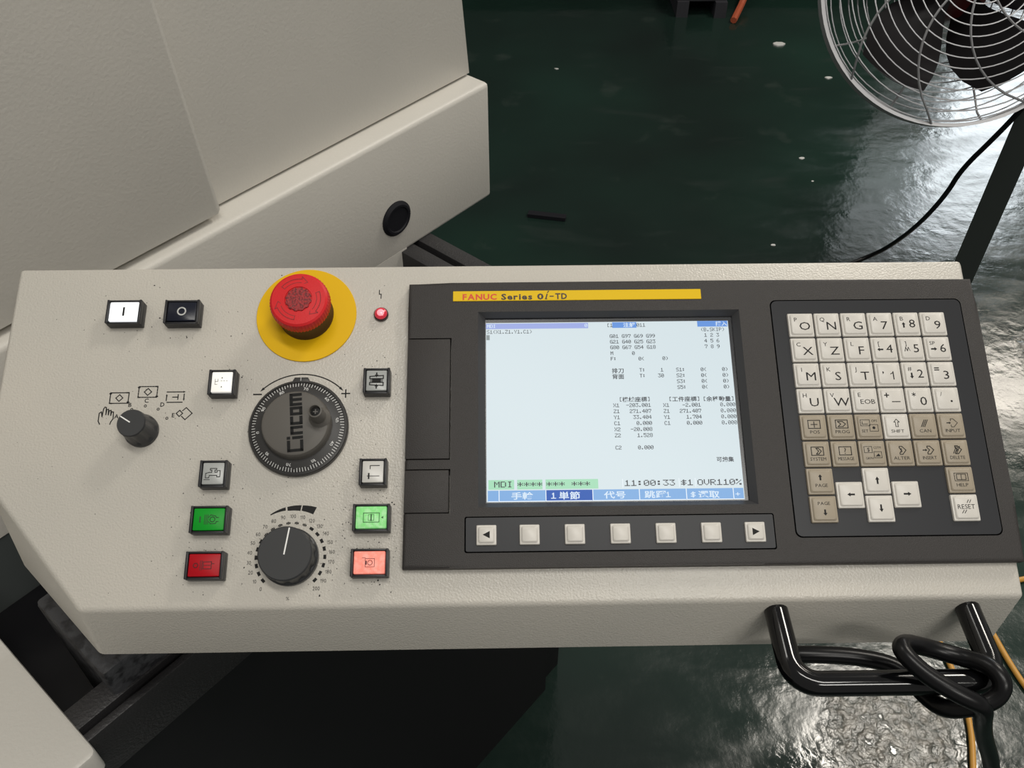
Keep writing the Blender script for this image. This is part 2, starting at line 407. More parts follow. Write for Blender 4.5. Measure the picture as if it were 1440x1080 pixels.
# support arm under the panel
bm = new(); box(bm, -.155, .16, -.288, -.187, .702, .851, .004); box(bm, -.06, .10, -.275, -.21, .85, .934, .003)
mw('support_arm', AB(bm), arm_m, ctl, 'dark rough iron arm under the panel', 35)

# ---- push buttons
def push_button(u, v, w, h, lens_m, sym, sym_m, label):
    bm = new(); hw, hh = w / 2, h / 2
    box(bm, -hw, hw, -hh, hh, 0, 6.5, .5)
    for s in (-1, 1):
        x0, x1 = sorted((s * hw, s * (hw - 1.6))); box(bm, x0, x1, -hh + .2, hh, 6, 10.2, .35)
    box(bm, -hw + 1, hw - 1, -hh, -hh + 1.5, 6, 8.3, .35); box(bm, -hw + 1, hw - 1, hh - 1.3, hh, 6, 9.4, .35)
    p = mm('push_button', bm, black_pl, ctl, label, 40, loc=(u * .001, v * .001, 0))
    bm = new(); prism(bm, rrect(-hw + 2, hw - 2, -hh + 1.9, hh - 1.6, .6, 2), 6, 9.3, .5)
    mm('lens', bm, lens_m, p, None, 40)
    bm = new(); sym(bm, 9.34)
    if len(bm.faces): mm('symbol', bm, sym_m, p)
    return p
def sym_I(bm, z): prism(bm, [(-.7, -3.2), (.7, -3.2), (.7, 3.4), (-.7, 3.4)], z, z + .05)
def sym_O(bm, z): stroke(bm, circ(0, .3, 2.7, 24), .9, z, True)
def sym_dots(bm, z):
    for y in (3.2, -3.2): poly(bm, [(-.5, y - .5), (.6, y - .5), (0, y + .6)], z)
    stroke(bm, [(-4.5, 2.4), (-4.5, -1.6), (-3, -1.6)], .25, z); stroke(bm, [(-4.5, .6), (-2.6, .6), (-2.6, 2.4)], .25, z)
    for x in (-.6, 1.2, 3): stroke(bm, [(x, .9), (x + .8, .9)], .25, z)
def sym_chuck(bm, z):
    for s in (-1, 1):
        stroke(bm, [(-4.6, s * 3.0), (4.6, s * 3.6), (4.6, s * 1.4), (-4.6, s * 1.4)], .7, z, True)
        poly(bm, [(-1.3, s * 4.3), (1.3, s * 4.3), (0, s * 2.2)][::s], z + .03)
        stroke(bm, [(0, s * 5.4), (0, s * 4)], .9, z)
    stroke(bm, [(-4.2, .5), (4.2, .5)], .5, z); stroke(bm, [(-4.2, -.5), (4.2, -.5)], .5, z)
    poly(bm, [(-3, -1.2), (3, -1.2), (3, 1.2), (-3, 1.2)], z + .01)
def sym_tap(bm, z):
    stroke(bm, [(-4.8, -2.8), (-4.8, .2), (-2.4, .9), (-.9, .9), (-.9, 2.4), (-2.0, 2.4), (-2.0, 3.5), (2.2, 3.5), (2.2, 2.4), (1.1, 2.4), (1.1, .9), (2.6, .9), (2.6, 2.0), (4.6, 2.0), (4.6, -2.2), (2.6, -2.2), (2.6, -1.2), (-2.3, -1.2), (-2.6, -2.8)], .45, z, True)
    for i in range(4): stroke(bm, [(-5.6 + i * 1.0, -4.0), (-5.1 + i * 1.0, -4.0)], .4, z)
def sym_bracket(bm, z):
    stroke(bm, [(-1.8, 2.0), (-1.8, 4.2), (4.2, 4.2)], .5, z); stroke(bm, [(-3.6, -2.8), (4.2, -2.8)], .4, z)
    stroke(bm, [(-2.6, -4.4), (-2.6, -1.2)], 1.0, z)
def sym_spindle_I(bm, z):
    stroke(bm, [(-5.6, -1.6), (-5.6, 1.6)], .9, z)
    for x in (-2.6, -1.6, -.6): stroke(bm, [(x, -3.0), (x, 3.0)], .45, z)
    stroke(bm, [(0, 1.4), (1.2, 3), (4.2, 2.2), (5, 1.2), (6.2, 1.2)], .5, z); stroke(bm, [(0, -1.4), (1.4, -2.8), (4.6, -2.6), (5, -1.4), (6.2, -1.4)], .5, z)
    stroke(bm, circ(2.4, 0, 1.6, 12), .5, z, True)
def sym_spindle_O(bm, z):
    stroke(bm, circ(-5.4, 0, 1.4, 14), .5, z, True)
    for x in (-2.4, -1.4): stroke(bm, [(x, -2.9), (x, 2.9)], .45, z)
    stroke(bm, [(-.6, 2.2), (4.6, 2.2), (4.6, -2.2), (-.6, -2.2)], .5, z, True); stroke(bm, [(0, 0), (4, 0)], .4, z); stroke(bm, [(4.6, 1), (6.4, 1)], .4, z)
def sym_rect_I(bm, z):
    stroke(bm, [(-5, 3), (5.2, 3), (5.2, -3), (-5, -3)], .4, z, True); stroke(bm, [(0, -1.9), (0, 1.9)], .8, z)
    stroke(bm, [(-1.8, 1.9), (-1.8, -1.9), (1.8, -1.9), (1.8, 1.9)], .25, z, True); poly(bm, [(6.4, 0), (7.8, .8), (7.8, -.8)][::-1], z)
def sym_rect_O(bm, z):
    stroke(bm, [(-2.6, 2.6), (3.2, 2.6), (3.2, -2.6), (-2.6, -2.6)], .3, z, True); stroke(bm, circ(.4, 0, 1.5, 14), .35, z, True)
    stroke(bm, [(-2.0, -.9), (-2.0, .9)], .8, z); stroke(bm, [(-4.6, 3.2), (-2.6, 3.2)], .3, z)
push_button(-198.4, 179.8, 24, 17.6, lit_white, sym_I, ink, 'lit white button marked with a bar')
push_button(-158.0, 179.4, 24, 17.6, navy_lens, sym_O, white_ink, 'dark button marked with a white ring')
push_button(-125.4, 126.9, 18, 18, lit_warm, sym_dots, ink, 'square lit white button')
push_button(-20.3, 126.9, 18, 18, grey_lens, sym_chuck, ink, 'square grey button with a bold black symbol')
push_button(-125.4, 63.3, 18, 18, grey_lens, sym_tap, ink, 'square grey button with a tap symbol')
push_button(-20.5, 63.3, 18, 18, pale_lens, sym_bracket, ink, 'square pale button with bracket lines')
push_button(-125.4, 33.0, 24, 17.8, green_lens, sym_spindle_I, green_ink, 'deep green button')
push_button(-125.6, 3.6, 24, 17.8, red_lens, sym_spindle_O, dred_ink, 'deep red button')
push_button(-20.5, 33.0, 24, 17.8, lit_green, sym_rect_I, green_ink, 'lit pale green button, oily')
push_button(-20.6, 4.0, 24, 17.8, lit_pink, sym_rect_O, dred_ink, 'lit pink-red button, oily')

# ---- emergency stop
EU, EV = -72.7, 179.6
bm = new(); lathe(bm, [(19.3, 0), (19.3, 4), (18.6, 5), (18.0, 19)], 48)
es_ = mm('emergency_stop_button', bm, collar_m, ctl, 'red mushroom emergency stop button on a yellow disc', 40, loc=(EU * .001, EV * .001, 0))
bm = new(); lathe(bm, [(35.2, 0.05), (35.2, 1.0), (35.0, 1.2)], 72); mm('backing_disc', bm, yellow_disc, es_, 'yellow disc')
bm = new()
def kn(j, k, t): return (1.0 if k % 2 else 0.972) if j in (1, 2) else 1.0
lathe(bm, [(17.8, 17.2), (20.6, 18.2), (20.6, 24.2), (19.6, 26.6), (18.2, 27.6), (9.4, 28.0), (9.2, 27.4)], 112, mod=kn, cap=True); mm('mushroom_head', bm, red_plastic, es_, 'red knurled mushroom head', 30)
bm = new()
def gear(j, k, t): return 1.0 if (k // 3) % 2 else 0.93
lathe(bm, [(8.9, 27.2), (8.9, 28.25), (8.5, 28.45)], 72, mod=gear); mm('centre_cap', bm, worn_red, es_, 'worn dark red centre')
for a0 in (-52, 68, 188):
    bm = new()
    ro, ri = 15.6, 12.0
    pts = arcpts(0, 0, ro - .5, a0, a0 + 58, 10) + [(16.9 * math.sin(R_(a0 + 58)), 16.9 * math.cos(R_(a0 + 58))), (13.8 * math.sin(R_(a0 + 76)), 13.8 * math.cos(R_(a0 + 76))), (10.8 * math.sin(R_(a0 + 58)), 10.8 * math.cos(R_(a0 + 58)))] + arcpts(0, 0, ri + .4, a0 + 58, a0, 10)
    stroke(bm, pts, .42, 27.78, True, th=.1); mm('arrow', bm, dark_red, es_, 'engraved turn arrow')

# ---- pilot lamp
bm = new(); lathe(bm, [(5.1, 0), (5.1, 2.2), (4.5, 2.8)], 28)
pl = mm('pilot_lamp', bm, collar_m, ctl, 'small round red pilot lamp', 40, loc=(-.0199, .1792, 0))
bm = new(); lathe(bm, [(4.4, 2), (4.4, 3.4), (3.6, 4.4), (2, 5.0), (.6, 5.2)], 24); mm('lens', bm, led_m, pl, None, 60)
bm = new(); lathe(bm, [(2.6, 4.8), (2.4, 5.05), (1.2, 5.3), (.4, 5.35)], 16); mm('filament', bm, led_core, pl, None, 60)
bm = new(); stroke(bm, [(-21.9, 198.6), (-21.9, 195.4), (-20.6, 195.4), (-20.6, 192.2)], .6, .03)
mm('printed_symbol', bm, ink, ctl)

# ---- mode selector knob
KU, KV = -179.0, 95.5
def fl12(j, k, t): return 1.0 if j >= 3 or (k // 2) % 2 else 0.955
bm = new(); lathe(bm, [(11.4, .2), (11.4, 3.0), (10.4, 5), (9.6, 18.6), (9.4, 19.6), (9.0, 20.2)], 48, mod=lambda j, k, t: (0.95 if (k % 6) < 2 and j in (2, 3) else 1.0))
mk = mm('selector_knob', bm, knob_m, ctl, 'black ribbed selector knob with a white pointer line', 30, loc=(KU * .001, KV * .001, 0))
bm = new(); lathe(bm, [(8.9, 20.0), (8.9, 20.5)], 40); mm('cap', bm, knob_top, mk)
bm = new(); ang = R_(148); stroke(bm, [(1.0 * math.cos(ang), 1.0 * math.sin(ang)), (8.3 * math.cos(ang), 8.3 * math.sin(ang))], .8, 20.52); mm('pointer_line', bm, white_ink, mk)
# printed scale around it
bm = new()
for k, a in enumerate((120, 90, 60, 30)):
    stroke(bm, circ(KU + 18 * math.cos(R_(a)), KV + 18 * math.sin(R_(a)), .75, 12), .45, .03, True)
for ch, (x, y) in zip('ABCDE', [(-197.8, 106.3), (-189.6, 114.4), (-178.6, 117.3), (-167.5, 114.4), (-159.3, 106.7)]): text(bm, ch, x, y, 2.9, .06, bold=1)
def diamond(cx, cy, r): return [(cx + r, cy), (cx, cy + r), (cx - r, cy), (cx, cy - r)]
stroke(bm, [(-203.8, 123.2), (-191.2, 123.2), (-191.2, 115.6), (-203.8, 115.6)], .7, .03, True); stroke(bm, diamond(-197.5, 119.4, 2.4)[::-1][:4], .65, .03, True)
for x, y in ((-203.8, 122.6), (-192, 123.2), (-191.2, 116.4), (-202.8, 115.6)): stroke(bm, [(x - .5, y), (x + .5, y)], .9, .03)
def dash(p, q, n):
    for i in range(n):
        t0 = i / n; t1 = (i + .6) / n
        stroke(bm, [(p[0] + (q[0] - p[0]) * t0, p[1] + (q[1] - p[1]) * t0), (p[0] + (q[0] - p[0]) * t1, p[1] + (q[1] - p[1]) * t1)], .7, .03)
dash((-184.8, 127.5), (-172, 127.5), 7); dash((-172, 127.5), (-172, 119.7), 4); dash((-172, 119.7), (-184.8, 119.7), 7); dash((-184.8, 119.7), (-184.8, 127.5), 4)
stroke(bm, diamond(-178.4, 123.6, 2.5), .65, .03, True)
for x, y in ((-184.8, 126.9), (-172.6, 127.5), (-172, 120.3), (-184.2, 119.7)): stroke(bm, [(x - .5, y), (x + .5, y)], .9, .03)
stroke(bm, [(-165.2, 123.4), (-154, 123.4)], .7, .03); stroke(bm, [(-164.6, 115.9), (-154.2, 115.9)], .7, .03); stroke(bm, [(-165.2, 117.2), (-165.2, 120.6)], .7, .03); stroke(bm, [(-153.3, 118.2), (-153.3, 121.8)], .7, .03)
poly(bm, [(-154, 122.7), (-152.4, 123.4), (-154, 124.1)], .08); poly(bm, [(-165.9, 120.4), (-164.5, 120.4), (-165.2, 122)], .08); poly(bm, [(-154, 118.4), (-152.6, 118.4), (-153.3, 116.8)][::-1], .08)
stroke(bm, [(-161.0, 119.6), (-157.6, 119.6)], .7, .03); stroke(bm, [(-157.4, 118), (-157.4, 121.4)], .7, .03)
stroke(bm, diamond(-155.2, 107.9, 2.2), .65, .03, True); stroke(bm, [(-153.2, 109.8), (-150.9, 112.0), (-146.6, 107.9), (-151.0, 103.4), (-153.6, 105.8)], .65, .03)
hand = [(-208.6, 100.8), (-209.8, 103.0), (-209.8, 108.6), (-208.4, 109.6), (-207.6, 106.2), (-207.2, 111.6), (-206.4, 113.0), (-205.4, 112.6), (-205.2, 107.6), (-205.0, 111.2), (-203.8, 111.4), (-203.5, 107.4), (-203.2, 110.4), (-202.0, 110.6), (-201.8, 107.0), (-201.4, 109.6), (-200.2, 109.4), (-199.9, 104.6), (-201.2, 102.4), (-201.6, 100.8)]
stroke(bm, hand, .7, .03)
mm('mode_scale_print', bm, ink, ctl)

# ---- handwheel
WU, WV = -72.8, 96.0
bm = new()
lathe(bm, [(33.6, 0), (33.6, 3.6), (33.0, 4.6), (31.8, 5.0), (31.6, 4.2), (24.5, 6.6), (23.0, 6.6)], 96)
hwl = mm('handwheel', bm, ring_m, ctl, 'dark round handwheel dial with a crank knob', 30, loc=(WU * .001, WV * .001, 0))
bm = new(); prism(bm, [(-6.6, 31.6), (6.4, 31.6), (4.6, 35.6), (-4.4, 35.6)], .1, 4.8, .8); mm('index_tab', bm, ring_m, hwl, None, 40)
bm = new(); lathe(bm, [(23.4, 6.4), (22.9, 9), (22.6, 12.6), (21.8, 13.9), (20.4, 14.4)], 80); mm('wheel_face', bm, wheel_m, hwl, 'raised smooth wheel face', 35)
bm = new()
for k in range(100):
    L0 = 28.6 if k % 5 else 28.0
    t = R_(k * 3.6 + 1.2); d = Vector((math.sin(t), math.cos(t))); p = Vector((-d.y, d.x)) * .17
    q = [d * L0 - p, d * 31.2 - p, d * 31.2 + p, d * L0 + p]; zz = [5.32, 4.44, 4.44, 5.32]
    bm.faces.new([bm.verts.new((q[i].x, q[i].y, zz[i])) for i in range(4)])
for k, s in enumerate(('70', '60', '50', '40', '30', '20', '10', '0', '90', '80')):
    a = 9 + 36 * k; t = R_(a); text(bm, s, 26.6 * math.sin(t), 26.6 * math.cos(t), 2.3, 6.15, rot=-t)
mm('dial_scale', bm, white_ink, hwl)
bm = new(); stroke(bm, [(0, 33), (0, 35)], .3, 4.85); mm('index_line', bm, white_ink, hwl)
bm = new(); lathe(bm, [(7.4, 14.0), (6.2, 15.4), (5.0, 17), (4.7, 29.4), (4.5, 30.2), (3.7, 30.4), (3.5, 29.8), (3.4, 26.5), (.5, 26.4)], 32, 16.2, 3.4); mm('crank_knob', bm, wheel_m, hwl, 'small round crank knob with a screw sunk in its end', 30)
bm = new(); lathe(bm, [(3.3, 26.5), (3.0, 27.6), (.4, 27.8)], 20, 16.2, 3.4); ck = mm('screw', bm, letter_m, hwl, None, 40)
bm = new(); stroke(bm, [(14.9, 3.4), (17.5, 3.4)], .7, 27.85); stroke(bm, [(16.2, 2.1), (16.2, 4.7)], .7, 27.85); mm('screw_cross', bm, grey_ink, hwl)
bm = new()
def lg(ox, segs):
    for s, cl in segs: stroke(bm2, [(ox + x, y) for x, y in s], 2.05, 0, cl, th=.25)
bm2 = bm; x = 1
lg(x, [([(6.6, 8.6), (0, 8.6), (0, 0), (6.6, 0)], False)]); x += 9.4
lg(x, [([(0, 0), (0, 5.2)], False), ([(0, 8.4), (0, 8.8)], False)]); x += 3.3
lg(x, [([(0, 0), (0, 6.2), (4.4, 6.2), (4.4, 0)], False)]); x += 7.4
lg(x, [([(4.4, 6.2), (0, 6.2), (0, 0), (4.4, 0)], False)]); x += 7.2
lg(x, [([(4.4, 6.2), (0, 6.2), (0, 0), (4.4, 0)], True)]); x += 7.2
lg(x, [([(0, 0), (0, 6.2), (7.4, 6.2), (7.4, 0)], False), ([(3.7, 6.2), (3.7, 0)], False)])
th = R_(95); bmesh.ops.transform(bm, matrix=Matrix.Translation((6.0, -19.4, 14.44)) @ Matrix.Rotation(th, 4, 'Z') @ Matrix.Scale(.92, 4, (1, 0, 0)), verts=bm.verts)
mm('lettering', bm, letter_m, hwl)
# printed arc with arrows and signs
bm = new()
ar = arcpts(WU, WV, 39.2, -43.5, 43.5, 32); stroke(bm, ar, .8, .03)
for s in (-1, 1):
    c = ar[0] if s < 0 else ar[-1]; t = R_(43.5 * s); tx = Vector((s * math.cos(t), -s * math.sin(t))) if False else Vector((s * math.cos(abs(t)), -math.sin(abs(t))))
    nr = Vector((-tx.y, tx.x)); c = Vector(c); q = [c + tx * 2.2, c - tx * 1.2 + nr * 1.0, c - tx * 1.2 - nr * 1.0]; poly(bm, [(v.x, v.y) for v in q], .1)
stroke(bm, [(-105.6, 120.9), (-100.4, 120.9)], 1.0, .03); stroke(bm, [(-45.2, 120.9), (-39.8, 120.9)], .9, .03); stroke(bm, [(-42.5, 118.2), (-42.5, 123.6)], .9, .03)
mm('turning_arrow_print', bm, ink, ctl)

# ---- override knob and its scale
OU, OV = -73.2, 9.4
bm = new(); lathe(bm, [(18.6, .2), (18.6, 4), (18.0, 4.6), (17.7, 5.0), (17.2, 15.0), (17.4, 15.6), (17.2, 16.4), (16.8, 16.8)], 60, mod=lambda j, k, t: (0.955 if (k % 5) < 2 and j in (3, 4) else 1.0))
ok = mm('override_knob', bm, knob_m, ctl, 'large black knob with a white pointer line inside a 0 to 200 scale', 30, loc=(OU * .001, OV * .001, 0))
bm = new(); lathe(bm, [(16.7, 16.6), (16.7, 17.0), (16.4, 17.2)], 60); mm('cap', bm, knob_top, ok)
bm = new(); t = R_(7.5); stroke(bm, [(-.2, -.3), (16.0 * math.sin(t), 16.0 * math.cos(t))], .9, 17.24); mm('pointer_line', bm, white_ink, ok)
bm = new(); bmb = new()
for k in range(21):
    a = -138.5 + 13.85 * k; t = R_(a); text(bm, str(10 * k), OU + 26.8 * math.sin(t), OV + 26.8 * math.cos(t), 2.5, .05, sx=.85, bold=0)
    if k < 20:
        am = a + 6.9
        if 6 <= k <= 11:
            for j in (-1, 0, 1):
                aa = am + j * 2.4; pts = arcpts(OU, OV, 23.3 - .3 * abs(j), aa - 1.0, aa + 1.0, 2) + arcpts(OU, OV, 21.5 + .2 * abs(j), aa + 1.0, aa - 1.0, 2); poly(bmb, pts[::-1], .05)
        else:
            pts = arcpts(OU, OV, 23.2, am - 3.6, am + 3.6, 4) + arcpts(OU, OV, 21.3, am + 3.6, am - 3.6, 4); poly(bmb, pts[::-1], .05)
text(bm, '%', -73.3, -16.8, 2.2, .05)
def wedge(a0, a1, i0, i1, o0, o1):
    N = 6; pts = []
    for k in range(N + 1):
        t = R_(a0 + (a1 - a0) * k / N); r = o0 + (o1 - o0) * k / N; pts.append((OU + r * math.sin(t), OV + r * math.cos(t)))
    for k in range(N, -1, -1):
        t = R_(a0 + (a1 - a0) * k / N); r = i0 + (i1 - i0) * k / N; pts.append((OU + r * math.sin(t), OV + r * math.cos(t)))
    poly(bmb, pts[::-1], .05)
wedge(-28.2, -9.2, 31.2, 31.0, 31.9, 33.3); wedge(-7.2, 8.7, 30.6, 30.6, 33.3, 34.5); wedge(10, 25.2, 30.8, 30.8, 34.5, 36)
mm('scale_numbers', bm, ink, ctl); mm('scale_marks', bmb, ink, ctl)

# ---- handle bolted to the front
bm = new()
hy, hz, r0 = -.0705, .978, .016
pts = [(.2417, -.012, hz), (.2417, -.03, hz), (.2417, hy + r0, hz)]
for k in range(1, 8):
    t = R_(90 * k / 8); pts.append((.2417 + r0 * (1 - math.cos(t)), hy + r0 * (1 - math.sin(t)), hz))
pts += [(.2417 + r0, hy, hz), (.30, hy, hz), (.3666 - r0, hy, hz)]
for k in range(1, 8):
    t = R_(90 * k / 8); pts.append((.3666 - r0 * (1 - math.sin(t)), hy + r0 * (1 - math.cos(t)), hz))
pts += [(.3666, hy + r0, hz), (.3666, -.03, hz), (.3666, -.012, hz)]
tube(bm, pts, .0077, 20)
mw('handle', bm, gloss_black, ctl, 'bent glossy black tube handle', 40)

# ---- dirt specks round the buttons
bm = new()
spots = [(-158, 179, 24, 18, 30), (-198, 180, 26, 18, 14), (-125, 127, 18, 18, 16), (-20, 127, 22, 20, 30), (-20.5, 63, 20, 19, 40), (-20.5, 33, 24, 18, 60), (-20.6, 4, 24, 18, 70), (-125, 63, 18, 18, 20), (-125, 33, 24, 18, 24), (-125, 4, 24, 18, 30), (-72.8, 96, 68, 68, 20), (-179, 95, 26, 26, 14)]
for cx, cy, w, h, n in spots:
    for _ in range(n):
        for _t in range(20):
            x = cx + random.gauss(0, w * .62); y = cy + random.gauss(0, h * .62)
            if abs(x - cx) > w / 2 + .3 or abs(y - cy) > h / 2 + .3: break
        r = random.uniform(.18, .46) * (1.9 if random.random() < .1 else 1)
        if not (-275 < x < -4 and -18 < y < 212): continue
        poly(bm, [(x + r * random.uniform(.5, 1.2) * math.cos(2 * PI * k / 6), y + r * random.uniform(.5, 1.2) * math.sin(2 * PI * k / 6)) for k in range(6)], .02)
for _ in range(70):
    x = random.uniform(-270, -5); y = random.uniform(-15, 210); r = random.uniform(.12, .4)
    poly(bm, [(x + r * random.uniform(.5, 1.2) * math.cos(2 * PI * k / 6), y + r * random.uniform(.5, 1.2) * math.sin(2 * PI * k / 6)) for k in range(6)], .02)
o = mm('dirt_specks', bm, ink, ctl); o['kind'] = 'stuff'

# ================================================================== DISPLAY AND KEYPAD UNIT
dsp = root('display_unit', 'dark grey display and keypad unit with a lit screen, set into the panel', 'display', O, TILT)
us = [0, 30.4, 48.8, 232, 400]; vs_ = [0, 35.3, 39, 64.9, 71.2, 158, 177.4, 200]
holes = lambda u, v: (u < 30.4 and (71.2 < v < 158 or 35.3 < v < 64.9)) or (48.8 < u < 232 and 39 < v < 177.4)
bm = new()
gv = {(i, j): bm.verts.new((us[i], vs_[j], 8)) for i in range(len(us)) for j in range(len(vs_))}
fcs = []
for i in range(len(us) - 1):
    for j in range(len(vs_) - 1):
        if holes((us[i] + us[i + 1]) / 2, (vs_[j] + vs_[j + 1]) / 2): continue
        fcs.append(bm.faces.new((gv[i, j], gv[i + 1, j], gv[i + 1, j + 1], gv[i, j + 1])))
for v in [v for v in bm.verts if not v.link_faces]: bm.verts.remove(v)
ext = bmesh.ops.extrude_face_region(bm, geom=fcs)
for g in ext['geom']:
    if isinstance(g, bmesh.types.BMVert): g.co.z = 0.0
es = [e for e in bm.edges if all(abs(v.co.z - 8) < 1e-6 for v in e.verts) and (all(abs(v.co.x) < 1e-6 for v in e.verts) or all(abs(v.co.x - 400) < 1e-6 for v in e.verts) or all(abs(v.co.y) < 1e-6 for v in e.verts) or all(abs(v.co.y - 200) < 1e-6 for v in e.verts))]
bmesh.ops.bevel(bm, geom=es, offset=2.6, segments=3, affect='EDGES', profile=0.5)
mm('bezel', bm, bezel_m, dsp, 'dark grey textured bezel', 40)
for nm, (u0, u1, v0, v1) in (('card_slot_cover', (0.2, 29.6, 72.0, 157.4)), ('connector_cover', (0.2, 29.4, 35.9, 64.3))):
    bm = new(); box(bm, u0, u1, v0, v1, .5, 8.0, .5, 2); mm(nm, bm, bezel_m, dsp, None, 40)
# sloping frame round the screen
bm = new()
A_ = [(48.8, 39), (232, 39), (232, 177.4), (48.8, 177.4)]; B_ = [(53.6, 42.6), (227.8, 42.6), (227.8, 174.6), (53.6, 174.6)]
a_ = [bm.verts.new((*p, 7.9)) for p in A_]; b_ = [bm.verts.new((*p, 3.2)) for p in B_]; c_ = [bm.verts.new((*p, 1.2)) for p in B_]
for i in range(4):
    bm.faces.new((a_[i], a_[(i + 1) % 4], b_[(i + 1) % 4], b_[i])); bm.faces.new((b_[i], b_[(i + 1) % 4], c_[(i + 1) % 4], c_[i]))
mm('screen_frame', bm, frame_m, dsp, 'dark sloping frame round the screen')
# ---- screen
bm = new(); box(bm, 52, 229.5, 40.5, 176.5, .4, 1.5); sb = mm('screen', bm, lcd_border, dsp, 'lit screen with machine coordinates and blue softkeys')
SL, SR, SB, ST = 54.2, 225.1, 43.6, 171.6
def scrpart(name, bm, m, label=None): return mm(name, bm, m, sb, label)
bm = new(); quad(bm, SL, SR, SB, ST, 1.6); scrpart('lit_area', bm, scr_bg)
bm = new(); quad(bm, SL, 126.2, 166.9, 171.0, 1.7); scrpart('title_bar', bm, scr_title)
bm = new(); quad(bm, 143.2, 160.3, 166.9, 171.2, 1.7); scrpart('blue_field', bm, scr_blue); bm = new(); quad(bm, 203.3, 224.6, 167.2, 171.5, 1.7); scrpart('blue_field', bm, scr_blue)
bm = new(); quad(bm, 54.5, 56.8, 158.6, 162.4, 1.7); scrpart('cursor', bm, scr_grey)
for u0, u1 in ((55.4, 72.5), (74.5, 91.3), (93.4, 128.4)):
    bm = new(); quad(bm, u0, u1, 52.0, 58.5, 1.7); scrpart('status_field', bm, scr_green)
cuts = [55.0, 62.2, 93.2, 124.3, 155.2, 186.4, 217.6, 224.6]
for i in range(7):
    bm = new(); quad(bm, cuts[i], cuts[i + 1], 44.0, 51.3, 1.7); scrpart('softkey_field', bm, scr_active if i == 2 else scr_soft)
bm = new()
for u in cuts[1:-1]: quad(bm, u, u + .5, 44.0, 51.3, 1.78)
for u0, u1 in zip(cuts, cuts[1:]): quad(bm, u0 + .3, u1 - .3, 43.7, 44.2, 1.78)
for u in (144.5, 182.2, 193.0): quad(bm, u, u + .35, 52.2, 58.4, 1.7)
scrpart('field_edges', bm, scr_edge)
bm = new(); P = 2.136
BF = {'0': 'E;11;13;15;19;11;E', '1': '4;C;4;4;4;4;1F', '2': 'E;11;1;6;8;10;1F', '3': '1F;2;4;2;1;11;E', '4': '2;6;A;12;1F;2;2', '5': '1F;10;1E;1;1;11;E', '6': '6;8;10;1E;11;11;E', '7': '1F;11;1;2;4;4;4', '8': 'E;11;11;E;11;11;E', '9': 'E;11;11;F;1;2;C',
 'B': '1E;11;11;1E;11;11;1E', 'C': 'E;11;10;10;10;11;E', 'D': '1E;11;11;11;11;11;1E', 'F': '1F;10;10;1E;10;10;10', 'G': 'F;10;10;17;11;11;F', 'I': 'E;4;4;4;4;4;E', 'K': '11;12;14;18;14;12;11', 'M': '11;1B;15;15;11;11;11', 'O': 'E;11;11;11;11;11;E', 'P': '1E;11;11;1E;10;10;10', 'R': '1E;11;11;1E;14;12;11', 'S': 'F;10;10;E;1;1;1E', 'T': '1F;4;4;4;4;4;4', 'V': '11;11;11;11;11;A;4', 'X': '11;11;A;4;A;11;11', 'Y': '11;11;A;4;4;4;4', 'Z': '1F;1;2;4;8;10;1F',
 '(': '2;4;8;8;8;4;2', ')': '8;4;2;2;2;4;8', '[': 'E;8;8;8;8;8;E', ']': 'E;2;2;2;2;2;E', '.': '0;0;0;0;0;C;C', ':': '0;C;C;0;C;C;0', '-': '0;0;0;1F;0;0;0', '$': '4;F;14;E;5;1E;4', '%': '18;19;2;4;8;13;3', '*': '0;4;15;E;15;4;0', '+': '0;4;4;1F;4;4;0'}
def ln(s, u, v, h=2.7, align='l', pitch=P, bold=1, z=1.85, name='readout_line', m=None):
    """dot-matrix characters, each dot row a run of lit cells; Chinese characters come from the built-in font"""
    b = new(); wid = sum(pitch * (2 if c in CJK else 1) for c in s)
    x = u - (wid if align == 'r' else 0); py = h / 7; pxw = pitch * .86 / 5; fat = (.10 if bold else 0.0) * pxw
    for c in s:
        if c in CJK: text(b, c, x, v, h, z, 'l', 1, pitch); x += pitch * 2; continue
        if c != ' ':
            for r, row in enumerate(BF[c].split(';')):
                bits = int(row, 16); k = 0
                while k < 5:
                    if bits >> (4 - k) & 1:
                        e = k
                        while e < 5 and bits >> (4 - e) & 1: e += 1
                        quad(b, x + pitch * .07 + k * pxw - fat, x + pitch * .07 + e * pxw + fat, v + h / 2 - (r + 1) * py, v + h / 2 - r * py, z); k = e
                    else: k += 1
        x += pitch
    scrpart(name, b, m or scr_ink)
ln('S1(X1.Z1.Y1.C1)', 54.7, 164.7, bold=0)
ln('[1', 139.4, 168.9, bold=0); ln('011', 160.2, 168.9, bold=0)
ln('(B.SKIP)', 205.2, 165.0, bold=0); ln('1 2 3', 207.4, 160.8); ln('4 5 6', 207.2, 156.5); ln('7 8 9', 207.1, 152.2)
for i, s in enumerate(('G01 G97 G69 G99', 'G21 G40 G25 G23', 'G80 G67 G54 G18')): ln(s, 140.9, 160.6 - 4.2 * i)
ln('M', 140.9, 147.8); ln('0', 155.9, 147.7); ln('F:', 140.8, 143.7); ln('0(', 160.2, 143.6); ln('0)', 176.9, 143.7)
ln('排刀', 141.2, 134.9, 3.1); ln('背面', 141.2, 130.6, 3.1)
ln('T:', 160.3, 135.2); ln('T:', 160.3, 131.0); ln('1', 175.0, 135.2); ln('30', 173.0, 131.0)
for i, s in enumerate(('S1:', 'S2:', 'S3:', 'S5:')):
    v = 135.2 - 4.27 * i; ln(s, 185.8, v); ln('0(', 202.9, v); ln('0)', 217.8, v)
ln('[機械座標]', 145.3, 113.9, 3.1); ln('[工件座標]', 179.4, 113.8, 3.1); ln('[余移動量]', 202.9, 113.7, 3.1)
